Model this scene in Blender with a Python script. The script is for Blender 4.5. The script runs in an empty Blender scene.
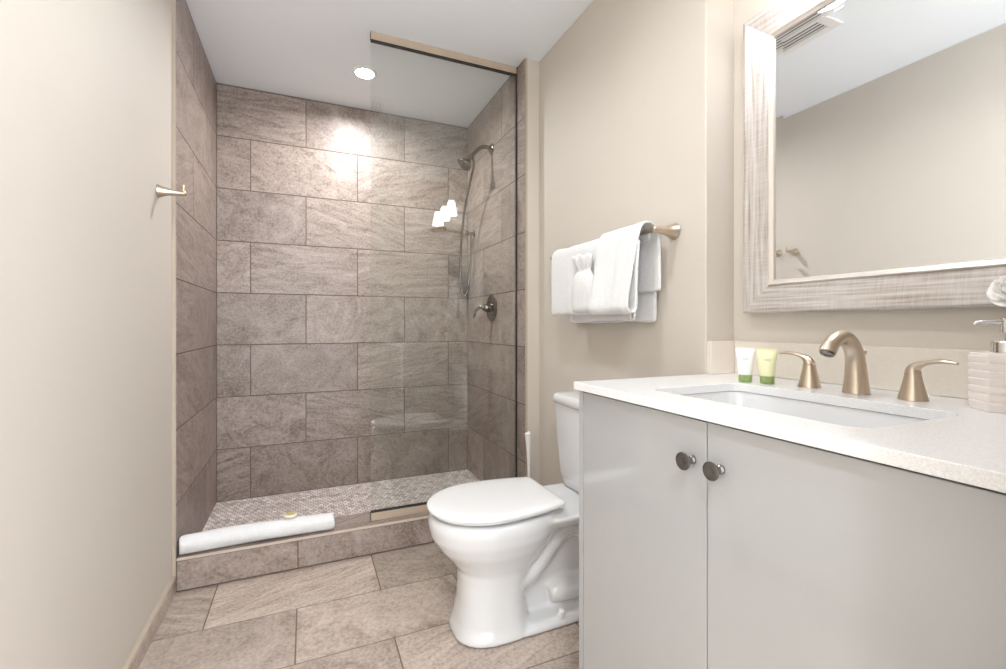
import bpy, bmesh, math, random
from mathutils import Vector, Matrix, noise
random.seed(7)
PI = math.pi
scn = bpy.context.scene
COL = scn.collection

# ------------------------------------------------------------------ camera, world, exposure
H = 1.0755                                   # camera height above the main floor
CEIL = 2.4815
cam_d = bpy.data.cameras.new('camera')
cam = bpy.data.objects.new('camera', cam_d); COL.objects.link(cam)
cam.location = (0, 0, H)
cam.rotation_euler = (PI / 2, 0, -math.radians(23.37))
cam_d.sensor_fit = 'HORIZONTAL'; cam_d.sensor_width = 36.0
cam_d.lens = 455.0 / 1006.0 * 36.0
cam_d.shift_y = -9.9 / 1006.0
cam_d.clip_start = 0.02
scn.camera = cam

scn.view_settings.view_transform = 'Standard'
scn.view_settings.look = 'None'
scn.view_settings.gamma = 1.0
scn.view_settings.use_curve_mapping = False
scn.view_settings.exposure = 1.2
try:
    scn.cycles.use_denoising = True
    scn.cycles.sample_clamp_indirect = 6.0
    scn.cycles.max_bounces = 12
    scn.cycles.diffuse_bounces = 6
    scn.cycles.glossy_bounces = 6
    scn.cycles.transparent_max_bounces = 12
    scn.cycles.caustics_reflective = False
    scn.cycles.caustics_refractive = False
except Exception:
    pass

world = bpy.data.worlds.new('ambient_fill'); scn.world = world  # even ambient fill added to brighten the room through the opening
world.use_nodes = True
bg = world.node_tree.nodes['Background']
bg.inputs[0].default_value = (0.92, 0.965, 1.0, 1); bg.inputs[1].default_value = 2.9

def area(name, loc, size, power, color=(1, .95, .88), direction=(0, 0, -1), spread=PI):
    d = bpy.data.lights.new(name, 'AREA'); d.shape = 'DISK'; d.size = size
    d.energy = power; d.color = color; d.spread = spread
    o = bpy.data.objects.new(name, d); COL.objects.link(o); o.location = loc
    o.rotation_euler = Vector(direction).to_track_quat('-Z', 'Y').to_euler()
    return o
LIGHT_SHOWER = area('shower_lamp', (.30, 2.64, CEIL - .014), .10, 7.2, (.99, .99, 1), spread=2.9)
LIGHT_TOP_FILL = area('top_fill_lamp', (.36, 1.05, CEIL - .014), .11, 2.6, (.97, .985, 1), spread=2.6)  # unseen lamp added to throw more light from above
LIGHT_HALL = area('hall_lamp', (-.09, -.50, CEIL - .014), .14, 9, (.95, .975, 1))
VANITY_GLOW = 4.0

# ------------------------------------------------------------------ helpers
BASE = {}
KEEP = []                                    # meshes whose face directions are already right
def _props(o, label=None, cat=None, group=None, kind=None):
    if label: o['label'] = label
    if cat: o['category'] = cat
    if group: o['group'] = group
    if kind: o['kind'] = kind
    return o
def thing(name, label, cat, loc, group=None):
    o = bpy.data.objects.new(name, None); COL.objects.link(o)
    o.empty_display_size = .05
    o.location = loc; BASE[o.name] = Vector(loc)
    return _props(o, label, cat, group)
def obj(name, bm, mats, parent=None, smooth=True, bevel=0, seg=2, subsurf=0, solid=0, label=None, auto=40):
    """bm in world coordinates -> ONE mesh object (under parent if given)"""
    me = bpy.data.meshes.new(name)
    base = BASE[parent.name] if parent is not None else Vector((0, 0, 0))
    if parent is None and bm.verts:
        xs = [v.co for v in bm.verts]
        base = Vector((sum(c.x for c in xs) / len(xs), sum(c.y for c in xs) / len(xs), min(c.z for c in xs)))
    for v in bm.verts: v.co -= base
    if any(k is bm for k in KEEP): KEEP[:] = [k for k in KEEP if k is not bm]
    else: bmesh.ops.recalc_face_normals(bm, faces=bm.faces)
    if smooth:
        for f in bm.faces: f.smooth = True
        lim = math.radians(auto)
        for e in bm.edges:
            if len(e.link_faces) == 2 and e.calc_face_angle(0) > lim: e.smooth = False
    bm.to_mesh(me); bm.free()
    if not isinstance(mats, (list, tuple)): mats = [mats]
    for m in mats: me.materials.append(m)
    o = bpy.data.objects.new(name, me); COL.objects.link(o)
    if parent is not None: o.parent = parent
    else: o.location = base
    BASE[o.name] = base
    if solid:
        md = o.modifiers.new('thickness', 'SOLIDIFY'); md.thickness = solid; md.offset = 0
    if bevel:
        md = o.modifiers.new('edge', 'BEVEL'); md.width = bevel; md.segments = seg; md.limit_method = 'ANGLE'
        md.angle_limit = math.radians(35); md.harden_normals = False
    if subsurf:
        md = o.modifiers.new('round', 'SUBSURF'); md.levels = subsurf; md.render_levels = subsurf
    if label: o['label'] = label
    return o
def struct(name, bm, mats, **k):
    o = obj(name, bm, mats, **k); o['kind'] = 'structure'; return o

def new(): return bmesh.new()
def box(bm, x0, x1, y0, y1, z0, z1, mi=0):
    vs = [bm.verts.new((x, y, z)) for z in (z0, z1) for y in (y0, y1) for x in (x0, x1)]
    for idx in ((0, 2, 3, 1), (4, 5, 7, 6), (0, 1, 5, 4), (2, 6, 7, 3), (0, 4, 6, 2), (1, 3, 7, 5)):
        f = bm.faces.new([vs[i] for i in idx]); f.material_index = mi
    return vs
def bx(*a):
    bm = new(); box(bm, *a); return bm
def loft(bm, rings, cap0=True, cap1=True, closed=True, mi=0):
    vr = [[bm.verts.new(p) for p in r] for r in rings]
    n = len(vr[0])
    for a, b in zip(vr, vr[1:]):
        for i in range(n if closed else n - 1):
            j = (i + 1) % n
            f = bm.faces.new((a[i], a[j], b[j], b[i])); f.material_index = mi
    if cap0: f = bm.faces.new(list(reversed(vr[0]))); f.material_index = mi
    if cap1: f = bm.faces.new(vr[-1]); f.material_index = mi
    return vr
def frame_of(d):
    d = Vector(d).normalized()
    a = Vector((0, 0, 1)) if abs(d.z) < .9 else Vector((1, 0, 0))
    u = d.cross(a).normalized(); w = d.cross(u).normalized()
    return d, u, w
def lathe(bm, prof, origin, axis=(0, 0, 1), seg=28, sx=1, sy=1, mi=0):
    """prof: [(radius, height along axis)]"""
    d, u, w = frame_of(axis); o = Vector(origin)
    rings = []
    for r, h in prof:
        r = max(r, .0002)
        rings.append([o + d * h + (u * math.cos(2 * PI * k / seg) * sx + w * math.sin(2 * PI * k / seg) * sy) * r for k in range(seg)])
    return loft(bm, rings, mi=mi)
def spline(pts, n=8):
    """Catmull-Rom through pts (tuples of any length)"""
    P = [pts[0]] + list(pts) + [pts[-1]]; out = []
    for i in range(1, len(P) - 2):
        p0, p1, p2, p3 = P[i - 1], P[i], P[i + 1], P[i + 2]
        for k in range(n):
            t = k / n
            out.append(tuple(.5 * (2 * b + (c - a) * t + (2 * a - 5 * b + 4 * c - d) * t * t + (3 * b - a - 3 * c + d) * t ** 3)
                             for a, b, c, d in zip(p0, p1, p2, p3)))
    out.append(tuple(pts[-1])); return out
def tube(bm, pts, rad, seg=14, flat=None, up=None, mi=0):
    """pts (x,y,z); rad: number or list; flat: (su, sw) ellipse scale"""
    P = [Vector(p) for p in pts]; n = len(P)
    if not isinstance(rad, (list, tuple)): rad = [rad] * n
    rings = []; u = None
    for i in range(n):
        d = (P[min(i + 1, n - 1)] - P[max(i - 1, 0)]).normalized()
        if u is None:
            if up is not None: u = Vector(up)
            else: _, u, _ = frame_of(d)
        u = (u - d * u.dot(d)).normalized(); w = d.cross(u).normalized()
        fl = flat[i] if isinstance(flat, list) else (flat or (1, 1))
        rings.append([P[i] + (u * math.cos(2 * PI * k / seg) * fl[0] + w * math.sin(2 * PI * k / seg) * fl[1]) * rad[i] for k in range(seg)])
    return loft(bm, rings, mi=mi)
def rrect(cx, cy, hx, hy, r, z, n=6):
    pts = []
    for (sx, sy, a0) in ((1, 1, 0), (-1, 1, PI / 2), (-1, -1, PI), (1, -1, 3 * PI / 2)):
        for k in range(n + 1):
            a = a0 + PI / 2 * k / n
            pts.append(Vector((cx + sx * (hx - r) + r * math.cos(a), cy + sy * (hy - r) + r * math.sin(a), z)))
    return pts

# ------------------------------------------------------------------ materials
def mk(name):
    m = bpy.data.materials.new(name); m.use_nodes = True
    nt = m.node_tree; b = nt.nodes['Principled BSDF']
    return m, nt, b
def N(nt, t, **kw):
    n = nt.nodes.new(t)
    for k, v in kw.items(): setattr(n, k, v)
    return n
def plain(name, col, rough=.5, metal=0., var=.03, vscale=6., bump=0., bscale=200., coat=0., sheen=0., spec=.5, ior=None, stretch=None):
    """a principled surface whose colour and height vary with noise"""
    m, nt, b = mk(name)
    tc = N(nt, 'ShaderNodeTexCoord'); mp = N(nt, 'ShaderNodeMapping')
    nt.links.new(tc.outputs['Object'], mp.inputs[0])
    if stretch: mp.inputs['Scale'].default_value = stretch
    no = N(nt, 'ShaderNodeTexNoise'); no.inputs['Scale'].default_value = vscale; no.inputs['Detail'].default_value = 5
    nt.links.new(mp.outputs[0], no.inputs['Vector'])
    rp = N(nt, 'ShaderNodeValToRGB')
    rp.color_ramp.elements[0].position = .3; rp.color_ramp.elements[1].position = .7
    lo = [max(0, c * (1 - var)) for c in col]; hi = [min(1, c * (1 + var)) for c in col]
    rp.color_ramp.elements[0].color = (*lo, 1); rp.color_ramp.elements[1].color = (*hi, 1)
    nt.links.new(no.outputs[0], rp.inputs[0]); nt.links.new(rp.outputs[0], b.inputs['Base Color'])
    b.inputs['Roughness'].default_value = rough; b.inputs['Metallic'].default_value = metal
    b.inputs['Specular IOR Level'].default_value = spec
    b.inputs['Coat Weight'].default_value = coat; b.inputs['Coat Roughness'].default_value = .05
    b.inputs['Sheen Weight'].default_value = sheen
    if bump:
        n2 = N(nt, 'ShaderNodeTexNoise'); n2.inputs['Scale'].default_value = bscale; n2.inputs['Detail'].default_value = 3
        nt.links.new(mp.outputs[0], n2.inputs['Vector'])
        bp = N(nt, 'ShaderNodeBump'); bp.inputs['Strength'].default_value = bump; bp.inputs['Distance'].default_value = .002
        nt.links.new(n2.outputs[0], bp.inputs['Height']); nt.links.new(bp.outputs[0], b.inputs['Normal'])
    return m
def emit(name, col, strength):
    m, nt, b = mk(name)
    b.inputs['Base Color'].default_value = (*col, 1)
    b.inputs['Emission Color'].default_value = (*col, 1); b.inputs['Emission Strength'].default_value = strength
    return m

def tile_mat(name, dark, mid, light, rough=.40):
    m, nt, b = mk(name); L = nt.links.new
    at = N(nt, 'ShaderNodeAttribute', attribute_name='tile'); uv = N(nt, 'ShaderNodeUVMap', uv_map='UVMap')
    sep = N(nt, 'ShaderNodeSeparateColor'); L(at.outputs['Color'], sep.inputs[0])
    off = N(nt, 'ShaderNodeVectorMath', operation='SCALE'); L(at.outputs['Color'], off.inputs[0]); off.inputs['Scale'].default_value = 41.
    rot = N(nt, 'ShaderNodeVectorRotate', rotation_type='Z_AXIS'); L(uv.outputs[0], rot.inputs['Vector'])
    ang = N(nt, 'ShaderNodeMapRange'); L(sep.outputs[1], ang.inputs[0]); ang.inputs[3].default_value = -.35; ang.inputs[4].default_value = .5
    L(ang.outputs[0], rot.inputs['Angle'])
    vA = N(nt, 'ShaderNodeVectorMath', operation='ADD'); L(rot.outputs[0], vA.inputs[0]); L(off.outputs[0], vA.inputs[1])
    st = N(nt, 'ShaderNodeVectorMath', operation='MULTIPLY'); L(rot.outputs[0], st.inputs[0]); st.inputs[1].default_value = (2.2, 12, 1)
    vB = N(nt, 'ShaderNodeVectorMath', operation='ADD'); L(st.outputs[0], vB.inputs[0]); L(off.outputs[0], vB.inputs[1])
    n1 = N(nt, 'ShaderNodeTexNoise'); L(vA.outputs[0], n1.inputs['Vector'])
    n1.inputs['Scale'].default_value = 6.5; n1.inputs['Detail'].default_value = 10; n1.inputs['Roughness'].default_value = .72; n1.inputs['Distortion'].default_value = .9
    n2 = N(nt, 'ShaderNodeTexNoise'); L(vB.outputs[0], n2.inputs['Vector'])
    n2.inputs['Scale'].default_value = 1.7; n2.inputs['Detail'].default_value = 8; n2.inputs['Roughness'].default_value = .68; n2.inputs['Distortion'].default_value = 1.5
    n3 = N(nt, 'ShaderNodeTexNoise'); L(vA.outputs[0], n3.inputs['Vector']); n3.inputs['Scale'].default_value = 85.; n3.inputs['Detail'].default_value = 4
    sel = N(nt, 'ShaderNodeMapRange'); L(sep.outputs[2], sel.inputs[0]); sel.inputs[1].default_value = .35; sel.inputs[2].default_value = .6
    mx = N(nt, 'ShaderNodeMix'); L(sel.outputs[0], mx.inputs['Factor']); L(n1.outputs[0], mx.inputs['A']); L(n2.outputs[0], mx.inputs['B'])
    m3 = N(nt, 'ShaderNodeMix'); m3.inputs['Factor'].default_value = .36; L(mx.outputs[0], m3.inputs['A']); L(n3.outputs[0], m3.inputs['B'])
    # brown blotches and pits, stronger on some tiles than on others
    n4 = N(nt, 'ShaderNodeTexNoise'); L(vA.outputs[0], n4.inputs['Vector']); n4.inputs['Scale'].default_value = 22.; n4.inputs['Detail'].default_value = 7; n4.inputs['Roughness'].default_value = .75; n4.inputs['Distortion'].default_value = .6
    bl = N(nt, 'ShaderNodeMapRange'); L(n4.outputs[0], bl.inputs[0]); bl.inputs[1].default_value = .53; bl.inputs[2].default_value = .72
    am = N(nt, 'ShaderNodeMapRange'); L(sep.outputs[1], am.inputs[0]); am.inputs[1].default_value = .35; am.inputs[2].default_value = 1.; am.inputs[3].default_value = .02; am.inputs[4].default_value = .15
    ml = N(nt, 'ShaderNodeMath', operation='MULTIPLY'); L(bl.outputs[0], ml.inputs[0]); L(am.outputs[0], ml.inputs[1])
    sb = N(nt, 'ShaderNodeMath', operation='SUBTRACT'); L(m3.outputs[0], sb.inputs[0]); L(ml.outputs[0], sb.inputs[1])
    rp = N(nt, 'ShaderNodeValToRGB'); L(sb.outputs[0], rp.inputs[0])
    e = rp.color_ramp.elements
    e[0].position = .34; e[0].color = (*dark, 1); e[1].position = .66; e[1].color = (*light, 1)
    k = e.new(.5); k.color = (*mid, 1)
    br = N(nt, 'ShaderNodeMapRange'); L(sep.outputs[0], br.inputs[0]); br.inputs[3].default_value = .86; br.inputs[4].default_value = 1.12
    sc = N(nt, 'ShaderNodeVectorMath', operation='SCALE'); L(rp.outputs[0], sc.inputs[0]); L(br.outputs[0], sc.inputs['Scale'])
    L(sc.outputs[0], b.inputs['Base Color'])
    b.inputs['Roughness'].default_value = rough
    bp = N(nt, 'ShaderNodeBump'); bp.inputs['Strength'].default_value = .25; bp.inputs['Distance'].default_value = .003
    L(m3.outputs[0], bp.inputs['Height']); L(bp.outputs[0], b.inputs['Normal'])
    return m

def attr_mat(name, rough, cols):
    """small mosaic pieces: colour picked by each piece's own random value"""
    m, nt, b = mk(name); L = nt.links.new
    at = N(nt, 'ShaderNodeAttribute', attribute_name='tile'); sep = N(nt, 'ShaderNodeSeparateColor'); L(at.outputs['Color'], sep.inputs[0])
    rp = N(nt, 'ShaderNodeValToRGB'); L(sep.outputs[0], rp.inputs[0])
    e = rp.color_ramp.elements
    e[0].color = (*cols[0], 1); e[1].color = (*cols[-1], 1)
    for i, c in enumerate(cols[1:-1]):
        k = e.new((i + 1) / (len(cols) - 1)); k.color = (*c, 1)
    L(rp.outputs[0], b.inputs['Base Color']); b.inputs['Roughness'].default_value = rough
    return m

def glass_mat():
    m, nt, b = mk('shower_glass'); nt.nodes.remove(b); L = nt.links.new
    out = nt.nodes['Material Output']
    tr = N(nt, 'ShaderNodeBsdfTransparent'); tr.inputs[0].default_value = (.95, .968, .957, 1)
    gl = N(nt, 'ShaderNodeBsdfGlossy'); gl.inputs['Roughness'].default_value = .004; gl.inputs[0].default_value = (1, 1, 1, 1)
    fr = N(nt, 'ShaderNodeFresnel'); ge = N(nt, 'ShaderNodeNewGeometry'); mr = N(nt, 'ShaderNodeMapRange'); L(ge.outputs['Backfacing'], mr.inputs[0])
    mr.inputs[3].default_value = 1.65; mr.inputs[4].default_value = 1 / 1.65; L(mr.outputs[0], fr.inputs['IOR'])   # same reflectance on both faces
    mx = N(nt, 'ShaderNodeMixShader'); L(fr.outputs[0], mx.inputs[0]); L(tr.outputs[0], mx.inputs[1]); L(gl.outputs[0], mx.inputs[2])
    L(mx.outputs[0], out.inputs[0]); return m

def wood_frame_mat():
    """whitewashed, silver-brushed wood: streaks run along each rail (uv u)"""
    m, nt, b = mk('whitewashed_wood'); L = nt.links.new
    uv = N(nt, 'ShaderNodeUVMap', uv_map='UVMap')
    mu = N(nt, 'ShaderNodeVectorMath', operation='MULTIPLY'); L(uv.outputs[0], mu.inputs[0]); mu.inputs[1].default_value = (5, 130, 1)
    n1 = N(nt, 'ShaderNodeTexNoise'); L(mu.outputs[0], n1.inputs['Vector']); n1.inputs['Scale'].default_value = 1.; n1.inputs['Detail'].default_value = 6
    mv = N(nt, 'ShaderNodeVectorMath', operation='MULTIPLY'); L(uv.outputs[0], mv.inputs[0]); mv.inputs[1].default_value = (260, 14, 1)
    n2 = N(nt, 'ShaderNodeTexNoise'); L(mv.outputs[0], n2.inputs['Vector']); n2.inputs['Scale'].default_value = 1.; n2.inputs['Detail'].default_value = 3
    mx = N(nt, 'ShaderNodeMix'); mx.inputs['Factor'].default_value = .22; L(n1.outputs[0], mx.inputs['A']); L(n2.outputs[0], mx.inputs['B'])
    rp = N(nt, 'ShaderNodeValToRGB'); L(mx.outputs[0], rp.inputs[0]); e = rp.color_ramp.elements
    e[0].position = .30; e[0].color = (.30, .235, .19, 1); e[1].position = .62; e[1].color = (.64, .615, .60, 1)
    k = e.new(.47); k.color = (.51, .465, .43, 1)
    L(rp.outputs[0], b.inputs['Base Color']); b.inputs['Roughness'].default_value = .38; b.inputs['Metallic'].default_value = .15
    bp = N(nt, 'ShaderNodeBump'); bp.inputs['Strength'].default_value = .2; bp.inputs['Distance'].default_value = .001
    L(mx.outputs[0], bp.inputs['Height']); L(bp.outputs[0], b.inputs['Normal'])
    return m

M = dict(
    paint=plain('beige_wall_paint', (.605, .557, .497), .62, var=.012, vscale=3, bump=.05, bscale=350),
    ceiling=plain('ceiling_paint', (.87, .915, .965), .8, var=.01, vscale=2, bump=.04, bscale=300),
    tile=tile_mat('taupe_stone_tile', (.15, .108, .086), (.315, .253, .220), (.45, .381, .345)),
    floor_tile=tile_mat('taupe_floor_tile', (.22, .168, .135), (.42, .348, .298), (.57, .49, .43), .5),
    grout=plain('brown_grout', (.13, .095, .075), .9),
    grout_floor=plain('tan_grout', (.17, .13, .10), .9),
    mosaic_grout=plain('mosaic_grout', (.20, .16, .14), .9),
    mosaic=attr_mat('stone_mosaic', .5, [(.44, .365, .33), (.60, .52, .485), (.72, .645, .61), (.84, .79, .77)]),
    trim=plain('tile_edge_trim', (.44, .37, .30), .45),
    nickel=plain('brushed_champagne_nickel', (.60, .505, .405), .30, 1., var=.06, vscale=30, stretch=(1, 1, .1)),
    darknickel=plain('brushed_nickel', (.22, .195, .17), .22, 1., var=.06, vscale=30),
    chrome=plain('polished_chrome', (.72, .71, .70), .10, 1., var=.01),
    gun=plain('smoked_steel', (.235, .225, .22), .2, 1., var=.03),
    ceramic=plain('white_porcelain', (.70, .706, .718), .10, var=.006, coat=.5),
    seat=plain('white_seat_plastic', (.77, .772, .78), .14, var=.005, coat=.3),
    lacquer=plain('gloss_white_lacquer', (.425, .433, .44), .09, var=.008, coat=1.),
    lacquer_side=plain('white_panel', (.43, .437, .443), .3, var=.01),
    quartz=plain('white_quartz', (.78, .785, .795), .22, var=.10, vscale=420, coat=.2),
    splash=plain('cream_splash_stone', (.74, .68, .60), .3, var=.03, vscale=160),
    towel=plain('white_terry', (.72, .723, .73), .95, var=.03, vscale=60, bump=1., bscale=170, sheen=.3),
    gasket=plain('dark_gasket', (.03, .027, .024), .6),
    glass=glass_mat(),
    channel=plain('tan_channel', (.52, .42, .325), .4, .25, var=.04, vscale=20),
    wood=wood_frame_mat(),
    silver=plain('silver_bead', (.62, .57, .52), .42, .35, var=.02),
    white=plain('white_plastic', (.80, .80, .795), .35),
    ventdark=plain('vent_painted_shade', (.03, .03, .03), .8),
    tube_white=plain('white_tube', (.84, .85, .83), .35, var=.01),
    tube_yellow=plain('pale_yellow_tube', (.80, .79, .50), .35, var=.02),
    cap=plain('green_cap', (.27, .37, .13), .4, var=.2, vscale=90),
    ink=plain('dark_green_ink', (.12, .15, .08), .6),
    inkgrey=plain('grey_ink', (.45, .47, .42), .6),
    pottery=plain('blush_ceramic', (.80, .73, .69), .55, var=.01),
    gold=plain('gold_foil', (.75, .60, .20), .35, .5, var=.1, vscale=60),
    cello=plain('pale_wrap', (.80, .76, .60), .25, var=.06, vscale=80),
    brush=plain('white_brush_plastic', (.86, .84, .82), .4),
    petal=plain('white_petal', (.88, .87, .85), .6, var=.02, vscale=60),
    leaf=plain('green_leaf', (.10, .22, .07), .5, var=.2, vscale=60),
    shade=emit('frosted_lit_shade', (.98, .985, 1), VANITY_GLOW),
    lens=emit('lit_lens', (1, .96, .92), 30.),
)
mm, nt, b = mk('mirror_silver'); b.inputs['Base Color'].default_value = (.90, .91, .91, 1); b.inputs['Metallic'].default_value = 1; b.inputs['Roughness'].default_value = .003
M['mirror'] = mm

# ------------------------------------------------------------------ planes of the place
XL, XLP = -.48, -.495          # tile face / paint face of the left wall
XSR = 1.058                    # shower right tile face
XT = 1.142                     # towel wall
XM = 1.262                     # vanity wall (recess)
YB = 3.086                     # shower back wall
YC0, YC1 = 2.198, 2.37         # curb
YR = 2.155                     # end of shower right wall (return facing the room)
YN = 1.0495                    # recess return
YF = .165                      # wall with the doorway
ZS = H - 1.034                 # shower floor
ZK = .1345                     # curb top
COUNTER = .9225

def tiles(bm, O, U, V, Nn, rows, gap=.003, bev=.0012, depth=.004, grout=True, top=0):
    """rows: (v0, v1, [u boundaries]); the tile faces lie in the plane O"""
    O, U, V, Nn = map(Vector, (O, U, V, Nn))
    uvl = bm.loops.layers.uv.get('UVMap') or bm.loops.layers.uv.new('UVMap')
    cl = bm.loops.layers.float_color.get('tile') or bm.loops.layers.float_color.new('tile')
    def face(pts, mi, col):
        f = bm.faces.new([bm.verts.new(O + U * u + V * v + Nn * n) for u, v, n in pts])
        f.material_index = mi
        for l, (u, v, n) in zip(f.loops, pts): l[uvl].uv = (u, v); l[cl] = col
    g = gap / 2
    for v0, v1, us in rows:
        for u0, u1 in zip(us, us[1:]):
            if u1 - u0 < .012: continue
            c = (random.random(), random.random(), random.random(), 1)
            a = [(u0 + g, v0 + g), (u1 - g, v0 + g), (u1 - g, v1 - g), (u0 + g, v1 - g)]
            h = g + bev
            t = [(u0 + h, v0 + h), (u1 - h, v0 + h), (u1 - h, v1 - h), (u0 + h, v1 - h)]
            face([(u, v, 0) for u, v in t], 0, c)
            for i in range(4):
                j = (i + 1) % 4
                face([(*a[i], -depth), (*a[j], -depth), (*t[j], 0), (*t[i], 0)], 0, c)
    if grout:
        u0 = min(r[2][0] for r in rows); u1 = max(r[2][-1] for r in rows); v0 = rows[0][0]; v1 = rows[-1][1] + top
        face([(u0, v0, -.0012), (u1, v0, -.0012), (u1, v1, -.0012), (u0, v1, -.0012)], 1, (0, 0, 0, 1))
def bounds(a, b, joints): return [a] + [j for j in sorted(joints) if a + .01 < j < b - .01] + [b]
def grid(j0, pitch=.61): return [j0 + pitch * k for k in range(-8, 9)]

# ------------------------------------------------------------------ the setting
RH = (CEIL - ZS) / 8
# back wall (rows counted from the ceiling: odd rows break at x = 0, even rows at x = +-.308)
bm = new()
rows = []
for i in range(8):
    v0 = ZS + RH * i; fromtop = 8 - i
    js = grid(-.002) if fromtop % 2 else grid(.305)
    rows.append((v0, v0 + RH - (.004 if i == 7 else 0), bounds(XL, XSR, js)))
tiles(bm, (0, YB, 0), (1, 0, 0), (0, 0, 1), (0, -1, 0), rows, top=.004)
box(bm, XL - .1, XSR + .2, YB + .004, YB + .10, -.02, CEIL, 2)
KEEP.append(bm)
struct('wall_back', bm, [M['tile'], M['grout'], M['trim']], smooth=False)
# left tiled wall
bm = new(); rows = []
for i in range(8):
    v0 = ZS + RH * i; fromtop = 8 - i
    js = grid(2.50) if fromtop % 2 else grid(2.805)
    if i == 0: v0 = 0.0
    rows.append((v0, ZS + RH * (i + 1) - (.004 if i == 7 else 0), bounds(YC0, YB, js)))
tiles(bm, (XL, 0, 0), (0, 1, 0), (0, 0, 1), (1, 0, 0), rows, top=.004); KEEP.append(bm)
box(bm, XLP, XL - .0013, YC0, YB, 0, CEIL, 2)
struct('wall_tiled_left', bm, [M['tile'], M['grout'], M['trim']], smooth=False)
# right tiled wall
bm = new(); rows = []
for i in range(8):
    v0 = ZS + RH * i; fromtop = 8 - i
    js = grid(2.47) if fromtop % 2 else grid(2.765)
    if i == 0: v0 = 0.0
    rows.append((v0, ZS + RH * (i + 1) - (.004 if i == 7 else 0), bounds(YR, YB, js)))
tiles(bm, (XSR, 0, 0), (0, 1, 0), (0, 0, 1), (-1, 0, 0), rows, top=.004); KEEP.append(bm)
box(bm, XSR + .0013, XSR + .014, YR, YB, 0, CEIL, 2)
struct('wall_tiled_right', bm, [M['tile'], M['grout'], M['trim']], smooth=False)
# painted walls
struct('wall_left', bx(XLP - .10, XLP, YF - .12, YB + .1, 0, CEIL), M['paint'], smooth=False)
struct('wall_right', bx(XSR + .014, XSR + .20, YR + .001, YB, 0, CEIL), M['paint'], smooth=False)
struct('wall_towel', bx(XT, XT + .20, YN, YR + .0, 0, CEIL), M['paint'], smooth=False, bevel=.004)
struct('wall_vanity', bx(XM, XM + .08, YF - .12, YN, 0, CEIL), M['paint'], smooth=False)
bm = new(); box(bm, .50, XM, YF - .12, YF, 0, CEIL); box(bm, XLP, .50, YF - .12, YF, CEIL - .06, CEIL)  # opening widened to nearly full height so more fill light reaches the ceiling
struct('wall_front', bm, M['paint'], smooth=False)
struct('wall_light_block', bx(-.62, -.52, -1.9, YF - .121, 0, CEIL), M['paint'], smooth=False)  # unseen wall added to keep sideways fill light off the cabinet doors
struct('ceiling', bx(-1.6, XM + .1, -1.9, YB + .1, CEIL, CEIL + .08), M['ceiling'], smooth=False)
# floor
bm = new(); rows = []
for k in range(-1, 10):  # hall floor cut short so fill light from below reaches the ceiling
    y1 = YC0 - .307 * k; y0 = y1 - .307
    if y1 > YC0 + .01: continue
    js = grid(-.336, .614) if k % 2 == 0 else grid(-.033, .614)
    rows.append((y0, y1, bounds(-1.6, XM, js)))
rows.sort()
tiles(bm, (0, 0, 0), (1, 0, 0), (0, 1, 0), (0, 0, 1), rows); KEEP.append(bm)
box(bm, -1.6, XM, rows[0][0], YB + .1, -.06, -.004, 2)
struct('floor', bm, [M['floor_tile'], M['grout_floor'], M['trim']], smooth=False)
# shower floor: hexagon mosaic
bm = new(); uvl = bm.loops.layers.uv.new('UVMap'); cl = bm.loops.layers.float_color.new('tile')
P = .0265; R = P / math.sqrt(3)
def hexpiece(cx, cy):
    col = (min(1, max(0, random.gauss(.5, .27))), random.random(), random.random(), 1)
    top = []; bot = []
    for k in range(6):
        a = PI / 6 + k * PI / 3
        def cl_(r): return (min(XSR - .001, max(XL + .001, cx + r * math.cos(a))), min(YB - .001, max(YC1 + .001, cy + r * math.sin(a))))
        top.append(bm.verts.new((*cl_(R * .86), ZS))); bot.append(bm.verts.new((*cl_(R * .90), ZS - .002)))
    fs = [bm.faces.new(top)]
    for k in range(6):
        j = (k + 1) % 6
        fs.append(bm.faces.new((bot[k], bot[j], top[j], top[k])))
    for f in fs:
        for l in f.loops: l[cl] = col
ry = 0; y = YC1 + .006
while y < YB + .005:
    x = XL + (.0 if ry % 2 else P / 2)
    while x < XSR + .01: hexpiece(x, y); x += P
    y += P * math.sqrt(3) / 2; ry += 1
bmesh.ops.dissolve_degenerate(bm, dist=1e-5, edges=bm.edges)
box(bm, XL, XSR, YC1, YB, -.003, ZS - .0012, 1)
KEEP.append(bm)
struct('floor_shower', bm, [M['mosaic'], M['mosaic_grout']], smooth=False)
# curb: tiled front, tiled top with a light edge trim
bm = new(); KEEP.append(bm)
tiles(bm, (0, YC0, 0), (1, 0, 0), (0, 0, 1), (0, -1, 0), [(0.002, ZK - .010, bounds(XL + .001, XSR - .001, grid(-.034)))])
tiles(bm, (0, 0, ZK), (1, 0, 0), (0, 1, 0), (0, 0, 1), [(YC0 + .004, YC1, [XL + .001, XSR - .001])])
tiles(bm, (0, YC1, 0), (1, 0, 0), (0, 0, 1), (0, 1, 0), [(ZS + .001, ZK - .001, bounds(XL + .001, XSR - .001, grid(-.034)))])
box(bm, XL + .001, XSR - .001, YC0 + .0015, YC1 - .0015, .0, ZK - .0015, 1)
box(bm, XL + .001, XSR - .001, YC0 - .001, YC0 + .006, ZK - .0095, ZK + .0005, 2)
struct('trim_1', bm, [M['tile'], M['grout'], plain('curb_edge_trim', (.56, .48, .41), .4)], smooth=False, label='tiled shower curb')
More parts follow.
